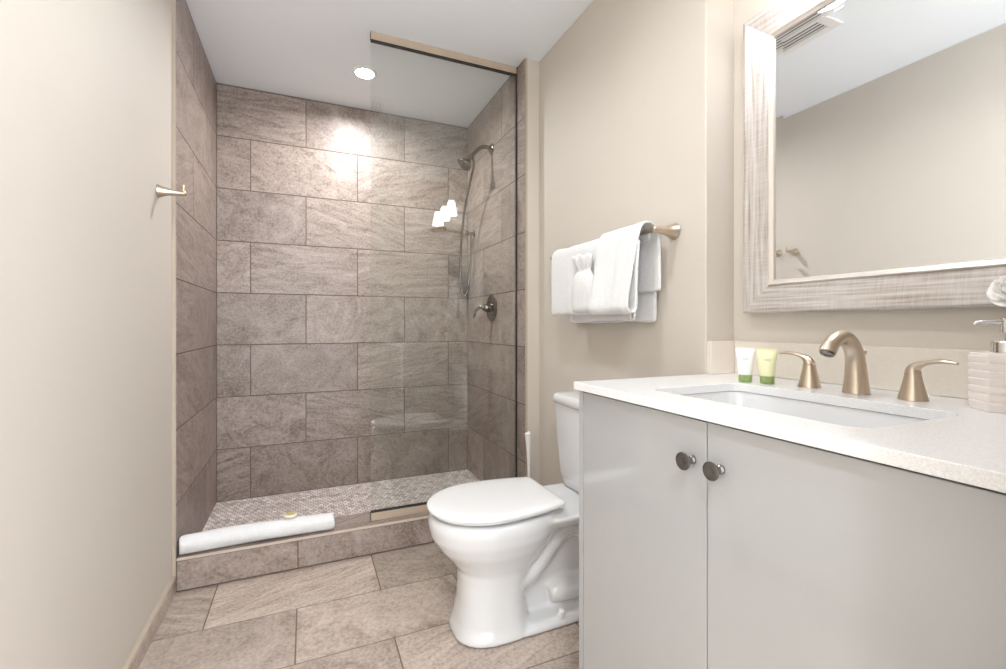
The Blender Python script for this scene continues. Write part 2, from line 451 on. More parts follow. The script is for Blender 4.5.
# baseboards of cut tile
def baseboard(name, O, U, Nn, u0, u1, j0, th, box_args):
    bm = new(); KEEP.append(bm)
    tiles(bm, O, U, (0, 0, 1), Nn, [(.001, .062, bounds(u0, u1, grid(j0)))], grout=False)
    box(bm, *box_args[:6], 1)
    struct(name, bm, [M['floor_tile'], M['trim']], smooth=False)
baseboard('baseboard_left', (XL, 0, 0), (0, 1, 0), (1, 0, 0), YF, YC0 - .001, 1.75, .015, (XLP, XL - .0015, YF, YC0 - .001, 0, .066))
baseboard('baseboard_right', (XT - .012, 0, 0), (0, 1, 0), (-1, 0, 0), YN, YR - .001, 1.6, .012, (XT - .0105, XT - .0002, YN, YR - .001, 0, .066))
baseboard('baseboard_return', (0, YR - .012, 0), (1, 0, 0), (0, -1, 0), XSR + .004, XT - .0125, 5, .012, (XSR + .004, XT - .0125, YR - .0105, YR - .0005, 0, .066))

# ------------------------------------------------------------------ shower glass
YG = 2.260; GX0 = .283; GX1 = XSR - .006
t = thing('shower_glass_panel', 'frameless clear glass shower screen standing on the tiled curb', 'glass screen', ((GX0 + GX1) / 2, YG, ZK))
obj('glass_pane', bx(GX0, GX1 - .002, YG - .005, YG + .005, ZK + .036, CEIL - .036), M['glass'], t, smooth=False)
for nm, z0, z1, g0, g1 in (('bottom_channel', ZK + .0008, ZK + .038, ZK + .0385, ZK + .043), ('top_channel', CEIL - .038, CEIL - .0008, CEIL - .043, CEIL - .0385)):
    bm = new(); box(bm, GX0 + .001, GX1, YG - .011, YG - .0055, z0, z1); box(bm, GX0 + .001, GX1, YG + .0055, YG + .011, z0, z1)
    zz = (z0, z0 + .004) if nm == 'bottom_channel' else (z1 - .004, z1)
    box(bm, GX0 + .001, GX1, YG - .0055, YG + .0055, *zz)
    c = obj(nm, bm, M['channel'], t, smooth=False)
    bm = new(); box(bm, GX0 + .001, GX1, YG - .0112, YG - .0052, g0, g1); box(bm, GX0 + .001, GX1, YG + .0052, YG + .0112, g0, g1)
    box(bm, GX0 - .0005, GX0 + .0008, YG - .011, YG + .011, z0, z1)
    obj('gasket', bm, M['gasket'], c, smooth=False)
bm = new(); box(bm, GX1 - .0015, XSR - .0006, YG - .0085, YG + .0085, ZK + .001, CEIL - .001)
obj('wall_channel', bm, M['gasket'], t, smooth=False, label='dark wall gasket')

# ------------------------------------------------------------------ ceiling fittings
def downlight(x, y, label, r=.055):
    t = thing('recessed_downlight', label, 'ceiling light', (x, y, CEIL))
    bm = new(); lathe(bm, [(r + .016, -.0005), (r + .016, .003), (r + .010, .006), (r + .001, .0045), (r, .0005)], (x, y, CEIL), (0, 0, -1), 40)
    obj('trim_ring', bm, M['white'], t)
    bm = new(); lathe(bm, [(r - .001, .002), (r - .001, .005), (r - .004, .007)], (x, y, CEIL), (0, 0, -1), 40)
    obj('lens', bm, M['lens'], t)
downlight(.30, 2.64, 'round lit recessed downlight in the ceiling over the shower', .05)
downlight(.36, 1.05, 'added unseen downlight giving top light above the open floor beside the toilet', .055)  # ring and lens of the added top-light lamp
downlight(-.09, -.50, 'round recessed downlight in the hall ceiling outside the doorway', .07)
# vent
t = thing('ceiling_vent', 'white square slatted air vent in the ceiling, seen in the mirror', 'vent', (.355, 1.47, CEIL))
x0, x1, y0, y1 = .21, .50, 1.31, 1.63
bm = new()
for a in ((x0, x1, y0, y0 + .045), (x0, x1, y1 - .045, y1), (x0, x0 + .045, y0 + .045, y1 - .045), (x1 - .045, x1, y0 + .045, y1 - .045)):
    box(bm, a[0], a[1], a[2], a[3], CEIL - .010, CEIL - .0005)
obj('vent_frame', bm, M['white'], t, bevel=.003)
obj('vent_shade_sheet', bx(x0 + .044, x1 - .044, y0 + .044, y1 - .044, CEIL - .0016, CEIL - .0004), M['ventdark'], t, smooth=False)  # flat dark sheet stands in for the shade inside the vent
for k in range(9):
    xx = x0 + .056 + k * .0223
    bm = new(); vs = box(bm, xx - .0036, xx + .0036, y0 + .045, y1 - .045, CEIL - .009, CEIL - .007)
    for v in vs: v.co.z += (v.co.x - xx) * .45
    obj('slat', bm, M['white'], t, smooth=False)

# ------------------------------------------------------------------ vanity light (above the mirror, outside the frame but reflected in the glass)
t = thing('vanity_light', 'three-shade brushed nickel wall light over the mirror', 'wall light', (XM, .62, 2.16))
bm = new(); lathe(bm, [(.075, .0005), (.075, .012), (.06, .02), (.02, .024)], (XM, .62, 2.17), (-1, 0, 0), 40, sx=1.6, sy=.8)
obj('wall_plate', bm, M['nickel'], t)
bm = new(); tube(bm, [(XM - .02, .62, 2.17), (XM - .09, .62, 2.17)], .010); tube(bm, [(XM - .09, .36, 2.17), (XM - .09, .88, 2.17)], .011)
obj('bar', bm, M['nickel'], t)
for yy in (.41, .62, .83):
    bm = new(); tube(bm, spline([(XM - .09, yy, 2.17), (XM - .125, yy, 2.18), (XM - .142, yy, 2.155), (XM - .142, yy, 2.13)], 6), .008)
    lathe(bm, [(.010, 0), (.024, .006), (.026, .022)], (XM - .142, yy, 2.14), (0, 0, -1), 24)
    a = obj('arm', bm, M['nickel'], t)
    bm = new(); lathe(bm, [(.026, 0), (.034, .02), (.042, .06), (.049, .105), (.052, .12), (.049, .12), (.040, .062), (.03, .02), (.01, .008)], (XM - .142, yy, 2.118), (0, 0, -1), 32)
    obj('shade', bm, M['shade'], a)

# ------------------------------------------------------------------ mirror
FY0, FY1, FZ0, FZ1 = .255, .991, 1.111, 2.000       # outer frame
FW = .094
t = thing('wall_mirror', 'large rectangular mirror in a whitewashed wood frame above the vanity', 'mirror', (XM, (FY0 + FY1) / 2, FZ0))
# profile across a rail: (inset from outer edge, depth from wall)
prof = [(0, .0006), (0, .030), (.005, .036), (.012, .036), (.062, .026), (FW - .016, .022), (FW - .016, .0006)]
lip = [(FW - .0158, .0006), (FW - .0158, .024), (FW - .0125, .0275), (FW - .009, .0245), (FW - .006, .0225), (FW - .002, .0205), (FW, .017), (FW, .0006)]
def mirror_rails(profile, uvscale=1.):
    bm = new(); uvl = bm.loops.layers.uv.new('UVMap')
    cs = [(FY0, FZ0, 1, 1), (FY1, FZ0, -1, 1), (FY1, FZ1, -1, -1), (FY0, FZ1, 1, -1)]
    run = 0
    for i in range(4):
        a, b2 = cs[i], cs[(i + 1) % 4]
        L_ = math.hypot(b2[0] - a[0], b2[1] - a[1]); acc = 0
        horiz = abs(b2[0] - a[0]) > abs(b2[1] - a[1])
        for (i0, d0), (i1, d1) in zip(profile, profile[1:]):
            ln = math.hypot(i1 - i0, d1 - d0)
            quad = [(a, i0, d0, 0, acc), (b2, i0, d0, 1, acc), (b2, i1, d1, 1, acc + ln), (a, i1, d1, 0, acc + ln)]
            f = bm.faces.new([bm.verts.new((XM - d, c[0] + c[2] * ins, c[1] + c[3] * ins)) for c, ins, d, _, _ in quad])
            for l, (c, ins, d, e, ac) in zip(f.loops, quad):
                l[uvl].uv = (run + (L_ - ins if e else ins), ac + i * .37)
            acc += ln
        run += L_ + 3.3
    bmesh.ops.remove_doubles(bm, verts=bm.verts, dist=1e-6)
    return bm
obj('frame', mirror_rails(prof), M['wood'], t, smooth=False)
obj('inner_lip', mirror_rails(lip), M['silver'], t, smooth=True, auto=30, label='silver inner lip of the frame')
bm = new(); w = FW - .001; bv = .024
o4 = [(FY0 + w, FZ0 + w), (FY1 - w, FZ0 + w), (FY1 - w, FZ1 - w), (FY0 + w, FZ1 - w)]
i4 = [(FY0 + w + bv, FZ0 + w + bv), (FY1 - w - bv, FZ0 + w + bv), (FY1 - w - bv, FZ1 - w - bv), (FY0 + w + bv, FZ1 - w - bv)]
XG = XM - .014
vo = [bm.verts.new((XG - .00055, y, z)) for y, z in o4]; vi = [bm.verts.new((XG, y, z)) for y, z in i4]; vb = [bm.verts.new((XG + .006, y, z)) for y, z in o4]
bm.faces.new(vi)
for i in range(4):
    j = (i + 1) % 4; bm.faces.new((vo[i], vo[j], vi[j], vi[i])); bm.faces.new((vb[i], vb[j], vo[j], vo[i]))
bm.faces.new(list(reversed(vb)))
obj('mirror_glass', bm, M['mirror'], t, smooth=False, label='bevelled-edge mirror glass')

# ------------------------------------------------------------------ vanity
VX = .670; VY0, VY1 = .200, 1.037; VT = COUNTER - .021
t = thing('vanity_cabinet', 'gloss white two-door bathroom vanity cabinet under the quartz counter', 'cabinet', ((VX + XM) / 2, (VY0 + VY1) / 2, 0))
bm = new()
box(bm, VX, XM - .002, VY1 - .018, VY1, .0015, VT); box(bm, VX, XM - .002, VY0, VY0 + .018, .0015, VT)
box(bm, VX + .02, XM - .002, VY0 + .018, VY1 - .018, .10, .118); box(bm, XM - .012, XM - .002, VY0 + .018, VY1 - .018, .118, VT)
box(bm, VX + .06, VX + .078, VY0 + .018, VY1 - .018, .0015, .10); box(bm, VX + .022, VX + .04, VY0 + .018, VY1 - .018, VT - .06, VT - .004)
obj('carcass', bm, M['lacquer_side'], t, smooth=False)
DJ = .6145
for d0, d1, ky in ((DJ + .0013, VY1 - .0205, .6465), (VY0 + .0205, DJ - .0013, .5825)):
    bm = bx(VX + .0005, VX + .0195, d0, d1, .105, VT - .0045)
    dr = obj('door', bm, M['lacquer'], t, smooth=False, bevel=.0012)
    bm = new(); lathe(bm, [(.0085, .0002), (.0085, .003), (.0055, .006), (.005, .013), (.008, .018), (.0155, .022), (.0168, .0245), (.0165, .0265), (.0135, .0275), (.006, .0262), (.001, .0258)], (VX, ky, .8205), (-1, 0, 0), 32)
    obj('knob', bm, M['gun'], dr)

# counter with an undermount opening
CX0, CX1, CY0, CY1 = .657, XM - .0012, .185, 1.0445
SX0, SX1, SY0, SY1 = .747, 1.037, .400, .854
hole = lambda z, off=0, r=.035: rrect((SX0 + SX1) / 2, (SY0 + SY1) / 2, (SX1 - SX0) / 2 + off, (SY1 - SY0) / 2 + off, r + off, z, 8)
bm = new()
def fill(z, flip):
    outer = [bm.verts.new((x, y, z)) for x, y in ((CX0, CY0), (CX1, CY0), (CX1, CY1), (CX0, CY1))]
    inner = [bm.verts.new(p) for p in hole(z)]
    es = [bm.edges.new((l[i], l[(i + 1) % len(l)])) for l in (outer, inner) for i in range(len(l))]
    bmesh.ops.triangle_fill(bm, use_beauty=True, edges=es)
    return outer, inner
oT, iT = fill(COUNTER, False); oB, iB = fill(COUNTER - .020, True)
for a, b2 in ((oT, oB), (iT, iB)):
    for i in range(len(a)):
        j = (i + 1) % len(a); bm.faces.new((a[i], a[j], b2[j], b2[i]))
ct = obj('countertop', bm, M['quartz'], None, smooth=False, bevel=.0012)
_props(ct, 'white speckled quartz countertop with a rectangular sink cut-out on the vanity', 'countertop')
bm = bx(XM - .0205, XM - .0012, CY0 + .001, YN - .0205, COUNTER + .0005, COUNTER + .101)
_props(obj('backsplash', bm, M['splash'], None, smooth=False, bevel=.0015), 'long cream stone backsplash strip along the wall behind the faucet', 'backsplash')
bm = bx(XT + .001, XM - .0012, YN - .0195, YN - .0008, COUNTER + .0005, COUNTER + .101)
_props(obj('side_splash', bm, M['splash'], None, smooth=False, bevel=.0015), 'short cream side splash on the wall end beside the white tube', 'backsplash')

# undermount sink
t = thing('undermount_sink', 'white rectangular undermount sink set below the counter opening', 'sink', ((SX0 + SX1) / 2, (SY0 + SY1) / 2, .765))
zt = COUNTER - .0212
rings = [hole(zt, .022), hole(zt, .004), hole(zt - .006, .002), hole(zt - .06, -.004), hole(zt - .10, -.012), hole(zt - .118, -.028, .05), hole(zt - .124, -.06, .075), hole(zt - .126, -.10, .11), hole(zt - .128, -.13, .135)]
bm = new(); loft(bm, rings, cap0=False, cap1=True)
# outer skin
rings = [hole(zt, .022), hole(zt - .010, .022), hole(zt - .012, .012), hole(zt - .06, .006), hole(zt - .115, -.006), hole(zt - .136, -.05, .06)]
loft(bm, rings, cap0=False, cap1=True)
bmesh.ops.remove_doubles(bm, verts=bm.verts, dist=1e-6)
obj('basin', bm, M['ceramic'], t, auto=50)
bm = new(); lathe(bm, [(.022, 0), (.022, .002), (.018, .003), (.012, .001), (.001, .001)], ((SX0 + SX1) / 2 + .03, (SY0 + SY1) / 2, zt - .1275), (0, 0, 1), 28)
obj('drain', bm, M['nickel'], t)

# faucet: spout and two levers
FX = 1.131; FYc = .622
t = thing('faucet', 'brushed champagne nickel widespread faucet with two lever handles behind the sink', 'faucet', (FX, FYc, COUNTER))
path = [(FX, 0, .0258), (FX, .006, .0250), (FX - .0005, .03, .0225), (FX - .002, .060, .0198), (FX - .008, .090, .0180), (FX - .025, .114, .0168), (FX - .048, .124, .0162), (FX - .072, .121, .0160), (FX - .092, .107, .0160), (FX - .102, .092, .0163)]
sp = spline(path, 6)
bm = new(); tube(bm, [(x, FYc, COUNTER + .0005 + z) for x, z, r in sp], [r for x, z, r in sp], 26, up=(0, 1, 0))
s_ = obj('spout', bm, M['nickel'], t)
d = Vector((-.010, 0, -.016)).normalized()
bm = new(); lathe(bm, [(.0135, 0), (.0135, .003), (.011, .0034), (.009, .001)], Vector((FX - .1025, FYc, COUNTER + .0915)), d, 24)
obj('aerator', bm, M['darknickel'], s_)
bm = new(); tube(bm, [(FX + .0285, FYc, COUNTER + .0006), (FX + .0285, FYc, COUNTER + .085)], .0028, 10); lathe(bm, [(.003, 0), (.005, .004), (.0055, .009), (.003, .012)], (FX + .0285, FYc, COUNTER + .083), (0, 0, 1), 14)
obj('lift_rod', bm, M['nickel'], t)
for yy, s in ((.7256, 1), (.518, -1)):
    bm = new(); lathe(bm, [(.0245, .0005), (.024, .003), (.0205, .018), (.0162, .036), (.0136, .050), (.0130, .0555)], (FX, yy, COUNTER), (0, 0, 1), 30)
    h_ = obj('handle_base', bm, M['nickel'], t)
    lv = spline([(0, .0560, .0138), (.002, .064, .0128), (.010, .0715, .0105), (.024, .0775, .0085), (.042, .081, .0075), (.060, .081, .007), (.071, .079, .0045)], 6)
    bm = new(); tube(bm, [(FX - .08 * y_, yy + s * y_, COUNTER + z_) for y_, z_, r in lv], [r for _, _, r in lv], 18, up=(1, 0, 0),
                     flat=[(1, 1 - .45 * min(1, i / 18)) for i in range(len(lv))])
    obj('lever', bm, M['nickel'], h_)

# toiletry tubes
def lotion_tube(x, y, rot, label, mat, name='toiletry_tube'):
    z0 = COUNTER + .0006
    t = thing(name, label, 'tube', (x, y, z0))
    u = Vector((math.cos(rot), math.sin(rot), 0)); w = Vector((-math.sin(rot), math.cos(rot), 0)); o = Vector((x, y, z0))
    def ring(hx, hy, z, n=28): return [o + u * hx * math.cos(2 * PI * k / n) + w * hy * math.sin(2 * PI * k / n) + Vector((0, 0, z)) for k in range(n)]
    bm = new(); loft(bm, [ring(.0155, .0150, 0), ring(.0165, .0158, .001), ring(.0168, .016, .018), ring(.0155, .0147, .0195)]); obj('cap', bm, M['cap'], t)
    bm = new(); loft(bm, [ring(.0160, .0152, .0197), ring(.0175, .0155, .024), ring(.0195, .0135, .045), ring(.0215, .009, .066), ring(.0232, .0035, .080), ring(.0238, .0012, .0825), ring(.0240, .0011, .090)])
    bd = obj('tube_body', bm, mat, t)
    # printed marks on the face (w side): lines and a leaf emblem, following the tube's surface
    def hy(z): return .0155 + (.009 - .0155) * (z - .024) / (.066 - .024)
    def hxx(z): return .0175 + (.0215 - .0175) * (z - .024) / (.066 - .024)
    def on(px, z):
        c = px / hxx(z); s_ = math.sqrt(max(0, 1 - c * c)); return o + u * px + w * (hy(z) * s_ + .0006) + Vector((0, 0, z))
    bm = new()
    for z, hw in ((.062, .008), (.0595, .0065)):
        vs = [[bm.verts.new(on(-hw + 2 * hw * k / 8, z + dz)) for k in range(9)] for dz in (0, .0010)]
        for k in range(8): bm.faces.new((vs[0][k], vs[0][k + 1], vs[1][k + 1], vs[1][k]))
    obj('print_line', bm, M['inkgrey'], bd, smooth=False)
    bm = new()
    for ang in range(0, 360, 45):
        a = math.radians(ang)
        pts = [(0, 0), (.35, .22), (.75, .2), (1, 0), (.75, -.2), (.35, -.22)]
        L_ = .0075
        bm.faces.new([bm.verts.new(on(L_ * (p * math.cos(a) - q * math.sin(a)), .0445 + L_ * (p * math.sin(a) + q * math.cos(a)))) for p, q in pts])
    obj('leaf_emblem', bm, M['ink'], bd, smooth=False, label='small dark leaf emblem')
def facing(x, y): return math.atan2(-y, -x) - PI / 2
lotion_tube(1.075, .858, facing(1.075, .858) + .1, 'small white toiletry tube standing on its green cap beside the side splash', M['tube_white'])
lotion_tube(1.095, .810, facing(1.095, .810) + .05, 'small pale yellow toiletry tube standing on its green cap near the faucet', M['tube_yellow'])

# soap dispenser
sx_, sy_ = 1.143, .385
t = thing('soap_dispenser', 'hexagonal ribbed blush ceramic soap dispenser with a chrome pump', 'soap dispenser', (sx_, sy_, COUNTER))
rings = []
def hexr(r, z):
    out = []
    for k in range(6):
        a0 = math.radians(110 + 60 * k); a1 = math.radians(170 + 60 * k)
        p0 = Vector((math.cos(a0), math.sin(a0), 0)) * r; p1 = Vector((math.cos(a1), math.sin(a1), 0)) * r
        for q in (.03, .5, .97): out.append(Vector((sx_, sy_, COUNTER + z)) + p0.lerp(p1, q))
    return out
rings.append(hexr(.0495, .0006)); rings.append(hexr(.0495, .003))
nr = 7
for k in range(nr):
    z = .004 + k * .0136
    rings += [hexr(.0496, z + .0005), hexr(.0512, z + .0060), hexr(.0514, z + .0112), hexr(.0488, z + .0122)]
rings += [hexr(.0495, .1005), hexr(.048, .1025), hexr(.02, .1030)]
bm = new(); loft(bm, rings); obj('bottle', bm, M['pottery'], t, auto=25)
bm = new(); lathe(bm, [(.0225, .1034), (.0225, .122), (.021, .1235), (.008, .124)], (sx_, sy_, COUNTER), (0, 0, 1), 32); obj('collar', bm, M['chrome'], t)
bm = new(); lathe(bm, [(.0055, .1241), (.0055, .138), (.011, .139), (.011, .160), (.0095, .164), (.002, .165)], (sx_, sy_, COUNTER), (0, 0, 1), 24)
nz = Vector((-.6, .8, 0)); c = Vector((sx_, sy_, COUNTER + .157))
tube(bm, [c + nz * q + Vector((0, 0, dz)) for q, dz in ((.006, 0), (.03, .0005), (.040, -.0005), (.044, -.004))], [.0045, .0038, .0034, .003], 14)
obj('pump', bm, M['chrome'], t)

# white flower in a vase, right at the picture's edge
vx, vy = 1.165, .262
t = thing('flower_vase', 'white flower in a small white vase behind the soap dispenser', 'flowers', (vx, vy, COUNTER))
bm = new(); lathe(bm, [(.022, .0006), (.030, .003), (.036, .03), (.034, .06), (.020, .085), (.017, .10), (.020, .108), (.017, .108), (.014, .09)], (vx, vy, COUNTER), (0, 0, 1), 32); obj('vase', bm, M['ceramic'], t)
def bloom(cx, cy, cz, r, ax):
    bm = new(); d, u, w = frame_of(ax); o = Vector((cx, cy, cz)); random.seed(int(cx * 1e4))
    for layer, (n, tilt, sc) in enumerate(((6, .25, 1.0), (6, .65, .95), (5, 1.05, .8), (4, 1.35, .6))):
        for k in range(n):
            a = 2 * PI * (k + .5 * (layer % 2)) / n + random.uniform(-.15, .15)
            rad = u * math.cos(a) + w * math.sin(a); tan = d.cross(rad)
            g = []
            for i in range(6):
                q = i / 5; row = []
                for j in range(7):
                    s = j / 6 * 2 - 1
                    wid = r * .62 * sc * math.sin(min(1, .12 + q * 1.0) * PI * .62)
                    out = rad * (math.cos(tilt) * q * r * sc) + d * (math.sin(tilt) * q * r * sc + .12 * r * math.sin(q * PI) + (.18 * q * q * r if s else .14 * q * q * r))
                    out += tan * s * wid + d * (s * s * .16 * r) - rad * (s * s * q * .22 * r) + d * .05 * r * math.sin(5 * s + k) * q
                    row.append(bm.verts.new(o + out))
                g.append(row)
            for i in range(5):
                for j in range(6): bm.faces.new((g[i][j], g[i][j + 1], g[i + 1][j + 1], g[i + 1][j]))
    KEEP.append(bm)
    return bm
for (bx_, by_, bz_, br, ax) in ((1.155, .380, 1.125, .036, (-.75, -.2, .5)), (1.12, .275, 1.115, .036, (-.8, -.2, .6)), (1.175, .235, 1.15, .034, (-.3, -.5, .8))):
    bm = new(); tube(bm, spline([(vx, vy, COUNTER + .05), (vx, vy, COUNTER + .12), ((vx + bx_) / 2, (vy + by_) / 2, COUNTER + .19), (bx_ + .012, by_ + .003, bz_ - .008)], 6), .0018, 8)
    st = obj('stem', bm, M['leaf'], t)
    obj('bloom', bloom(bx_, by_, bz_, br, ax), M['petal'], st, solid=.0008)

# ------------------------------------------------------------------ toilet
TY = 1.525
def W(f, s, z): return Vector((XT - f, TY + s, z))
def egg(fb, ff, hw, z, fm=None, n=48, pb=2.3, pf=2.0):
    fm = (fb + ff) / 2 if fm is None else fm; out = []
    for k in range(n):
        a = 2 * PI * k / n; c, s = math.cos(a), math.sin(a); p = pf if c > 0 else pb
        cc = math.copysign(abs(c) ** (2 / p), c); ss = math.copysign(abs(s) ** (2 / p), s)
        out.append(W(fm + (ff - fm if c > 0 else fm - fb) * cc, hw * ss, z))
    return out
def remeshed(bm, voxel, it, name):
    bmesh.ops.recalc_face_normals(bm, faces=bm.faces)
    me = bpy.data.meshes.new('tmp'); bm.to_mesh(me); bm.free()
    o = bpy.data.objects.new('tmp', me); COL.objects.link(o)
    r = o.modifiers.new('r', 'REMESH'); r.mode = 'VOXEL'; r.voxel_size = voxel
    s = o.modifiers.new('s', 'SMOOTH'); s.factor = .5; s.iterations = it
    dg = bpy.context.evaluated_depsgraph_get(); ev = o.evaluated_get(dg)
    out = new(); out.from_mesh(ev.to_mesh()); ev.to_mesh_clear()
    bpy.data.objects.remove(o); bpy.data.meshes.remove(me)
    return out
t = thing('toilet', 'white two-piece elongated toilet with closed lid against the towel wall', 'toilet', (XT - .35, TY, 0))
bm = new()
loft(bm, [egg(.40, .680, .134, .0008, .50, pf=2.7), egg(.40, .678, .132, .018, .50, pf=2.7), egg(.405, .666, .122, .05, .50, pf=2.6), egg(.415, .654, .114, .11, .51, pf=2.5), egg(.41, .650, .112, .18, .51, pf=2.4),
          egg(.38, .655, .116, .222, .51, pf=2.2), egg(.34, .684, .135, .262, .52), egg(.31, .720, .156, .302, .53), egg(.28, .748, .172, .345, .535), egg(.265, .758, .178, .385, .54), egg(.26, .757, .177, .408, .54), egg(.266, .747, .170, .417, .54)])
# deck under the tank
loft(bm, [egg(.06, .40, .125, .352, pf=4, pb=4), egg(.03, .42, .150, .368, pf=4, pb=4), egg(.022, .44, .165, .392, pf=4, pb=4), egg(.022, .44, .165, .402, pf=4, pb=4)])
# trapway
tr = spline([(.47, .17, .058), (.40, .185, .052), (.33, .245, .047), (.265, .305, .045), (.19, .315, .045), (.13, .26, .045), (.11, .18, .046), (.14, .11, .048), (.20, .085, .052), (.27, .088, .054), (.32, .080, .046)], 6)
tube(bm, [W(f, 0, z) for f, z, r in tr], [r for _, _, r in tr], 24, up=(0, 1, 0), flat=(1.75, 1.0))
# foot
loft(bm, [egg(.07, .56, .130, .0008, pf=5, pb=3.5), egg(.07, .56, .128, .020, pf=5, pb=3.5), egg(.08, .55, .112, .036, pf=5, pb=3.5)])
loft(bm, [egg(.09, .50, .040, .02, pf=5, pb=3), egg(.09, .50, .040, .36, pf=5, pb=3)])
bm2 = remeshed(bm, .0065, 7, 'bowl')
lowz = min(v.co.z for v in bm2.verts)
for v in bm2.verts: v.co.z += .0008 - lowz if v.co.z < .02 else 0
obj('bowl', bm2, M['ceramic'], t, auto=180)
# bolt cap
bm = new(); lathe(bm, [(.014, 0), (.0135, .012), (.010, .021), (.002, .024)], W(.305, -.112, .036), (0, -.25, 1), 24); obj('bolt_cap', bm, M['seat'], t)
def lid_outline(z, inset=0.0, ff=.762, fb=.300):
    fm, hw, hb = .550, .180 - inset, .152 - inset
    fb2 = fb + inset; a = ff - inset - fm; pts = []
    n = 30
    for k in range(n + 1):
        th = -PI / 2 + PI * k / n; pts.append((fm + a * math.cos(th), hw * math.sin(th)))
    for k in range(1, 12):
        u = k / 12; pts.append((fm - (fm - fb2 - .02) * u, hw - (hw - hb) * u * u))
    r = .02
    for k in range(5):
        q = PI / 2 * k / 4; pts.append((fb2 + r - r * math.sin(q), hb - r + r * math.cos(q) - .0))
    for k in range(5):
        q = PI / 2 * k / 4; pts.append((fb2 + r - r * math.cos(q), -hb + r - r * math.sin(q)))
    for k in range(11, 0, -1):
        u = k / 12; pts.append((fm - (fm - fb2 - .02) * u, -hw + (hw - hb) * u * u))
    return [W(f, s, z) for f, s in pts]
bm = new(); loft(bm, [lid_outline(.4245, .020), lid_outline(.427, .016), lid_outline(.434, .014), lid_outline(.4375, .018)]); obj('seat', bm, M['seat'], t, auto=50)
bm = new(); loft(bm, [lid_outline(.4400, .006), lid_outline(.4415, .001), lid_outline(.448, 0), lid_outline(.4525, .003), lid_outline(.4555, .010), lid_outline(.4572, .024), lid_outline(.4580, .06), lid_outline(.4583, .11)])
obj('seat_lid', bm, M['seat'], t, auto=60)
for s in (-.075, .075):
    bm = new(); loft(bm, [[p + W(.296, s, 0) - W(0, 0, 0) - Vector((XT, TY, 0)) + W(0, 0, 0) for p in []] or rrect(XT - .296, TY + s, .018, .022, .008, .4042), rrect(XT - .296, TY + s, .017, .021, .008, .430), rrect(XT - .296, TY + s, .012, .016, .007, .437)])
    obj('hinge', bm, M['seat'], t)
# tank
def tank_ring(hd, hw, z, bow=.018, n=8, xc=None):
    xc = XT - .016 - hd if xc is None else xc
    pts = rrect(xc, TY, hd, hw, .035, z, n)
    for p in pts:
        if p.x < xc: p.x -= bow * (1 - min(1, abs(p.y - TY) / hw) ** 2)
    return pts
bm = new(); loft(bm, [tank_ring(.060, .140, .4035, .01), tank_ring(.066, .153, .41, .012), tank_ring(.070, .164, .46), tank_ring(.0745, .176, .60), tank_ring(.077, .181, .744)])
obj('tank', bm, M['ceramic'], t, auto=60)
bm = new(); loft(bm, [tank_ring(.078, .182, .7452), tank_ring(.081, .186, .749), tank_ring(.081, .186, .776), tank_ring(.078, .183, .784), tank_ring(.071, .175, .788), tank_ring(.04, .14, .790)])
obj('tank_lid', bm, M['ceramic'], t, auto=60)

# toilet brush between the toilet and the curb
bx_, by_ = 1.035, 2.070
t = thing('toilet_brush', 'white toilet brush with a tapered handle in a canister behind the toilet', 'toilet brush', (bx_, by_, 0))
bm = new(); lathe(bm, [(.050, .0008), (.052, .004), (.048, .12), (.044, .22), (.044, .225), (.041, .225), (.041, .01)], (bx_, by_, 0), (0, 0, 1), 32); obj('canister', bm, M['brush'], t)
bm = new(); tube(bm, spline([(bx_ + .004, by_, .16, .012), (bx_ + .003, by_, .30, .008), (bx_ + .001, by_, .42, .0095), (bx_ - .003, by_, .51, .0145), (bx_ - .0035, by_, .522, .0150), (bx_ - .0035, by_, .526, .0125)], 6) and [p[:3] for p in spline([(bx_ + .004, by_, .16, .012), (bx_ + .003, by_, .30, .008), (bx_ + .001, by_, .42, .0095), (bx_ - .003, by_, .51, .0145), (bx_ - .0035, by_, .522, .0150), (bx_ - .0035, by_, .526, .0125)], 6)],
               [p[3] for p in spline([(bx_ + .004, by_, .16, .012), (bx_ + .003, by_, .30, .008), (bx_ + .001, by_, .42, .0095), (bx_ - .003, by_, .51, .0145), (bx_ - .0035, by_, .522, .0150), (bx_ - .0035, by_, .526, .0125)], 6)], 20)
obj('handle', bm, M['brush'], t)
bm = new(); lathe(bm, [(.012, .03), (.036, .04), (.038, .13), (.02, .158)], (bx_, by_, 0), (0, 0, 1), 24); obj('bristles', bm, M['white'], t)

# ------------------------------------------------------------------ towel bar and towels
BX, BZ, BY0, BY1 = 1.058, 1.390, 1.182, 1.860
t = thing('towel_bar', 'champagne nickel towel bar with flared posts on the wall above the toilet', 'towel bar', (XT, (BY0 + BY1) / 2, BZ))
bm = new(); tube(bm, [(BX, BY0 + .004, BZ), (BX, BY1 - .004, BZ)], .0075, 20); obj('bar', bm, M['nickel'], t)
for yy in (BY0, BY1):
    bm = new(); lathe(bm, [(.0275, .0004), (.0285, .002), (.027, .006), (.0205, .018), (.0155, .034), (.0125, .056), (.0112, .076), (.0114, .093), (.009, .0965), (.002, .0975)], (XT, yy, BZ), (-1, 0, 0), 32)
    obj('post', bm, M['nickel'], t)

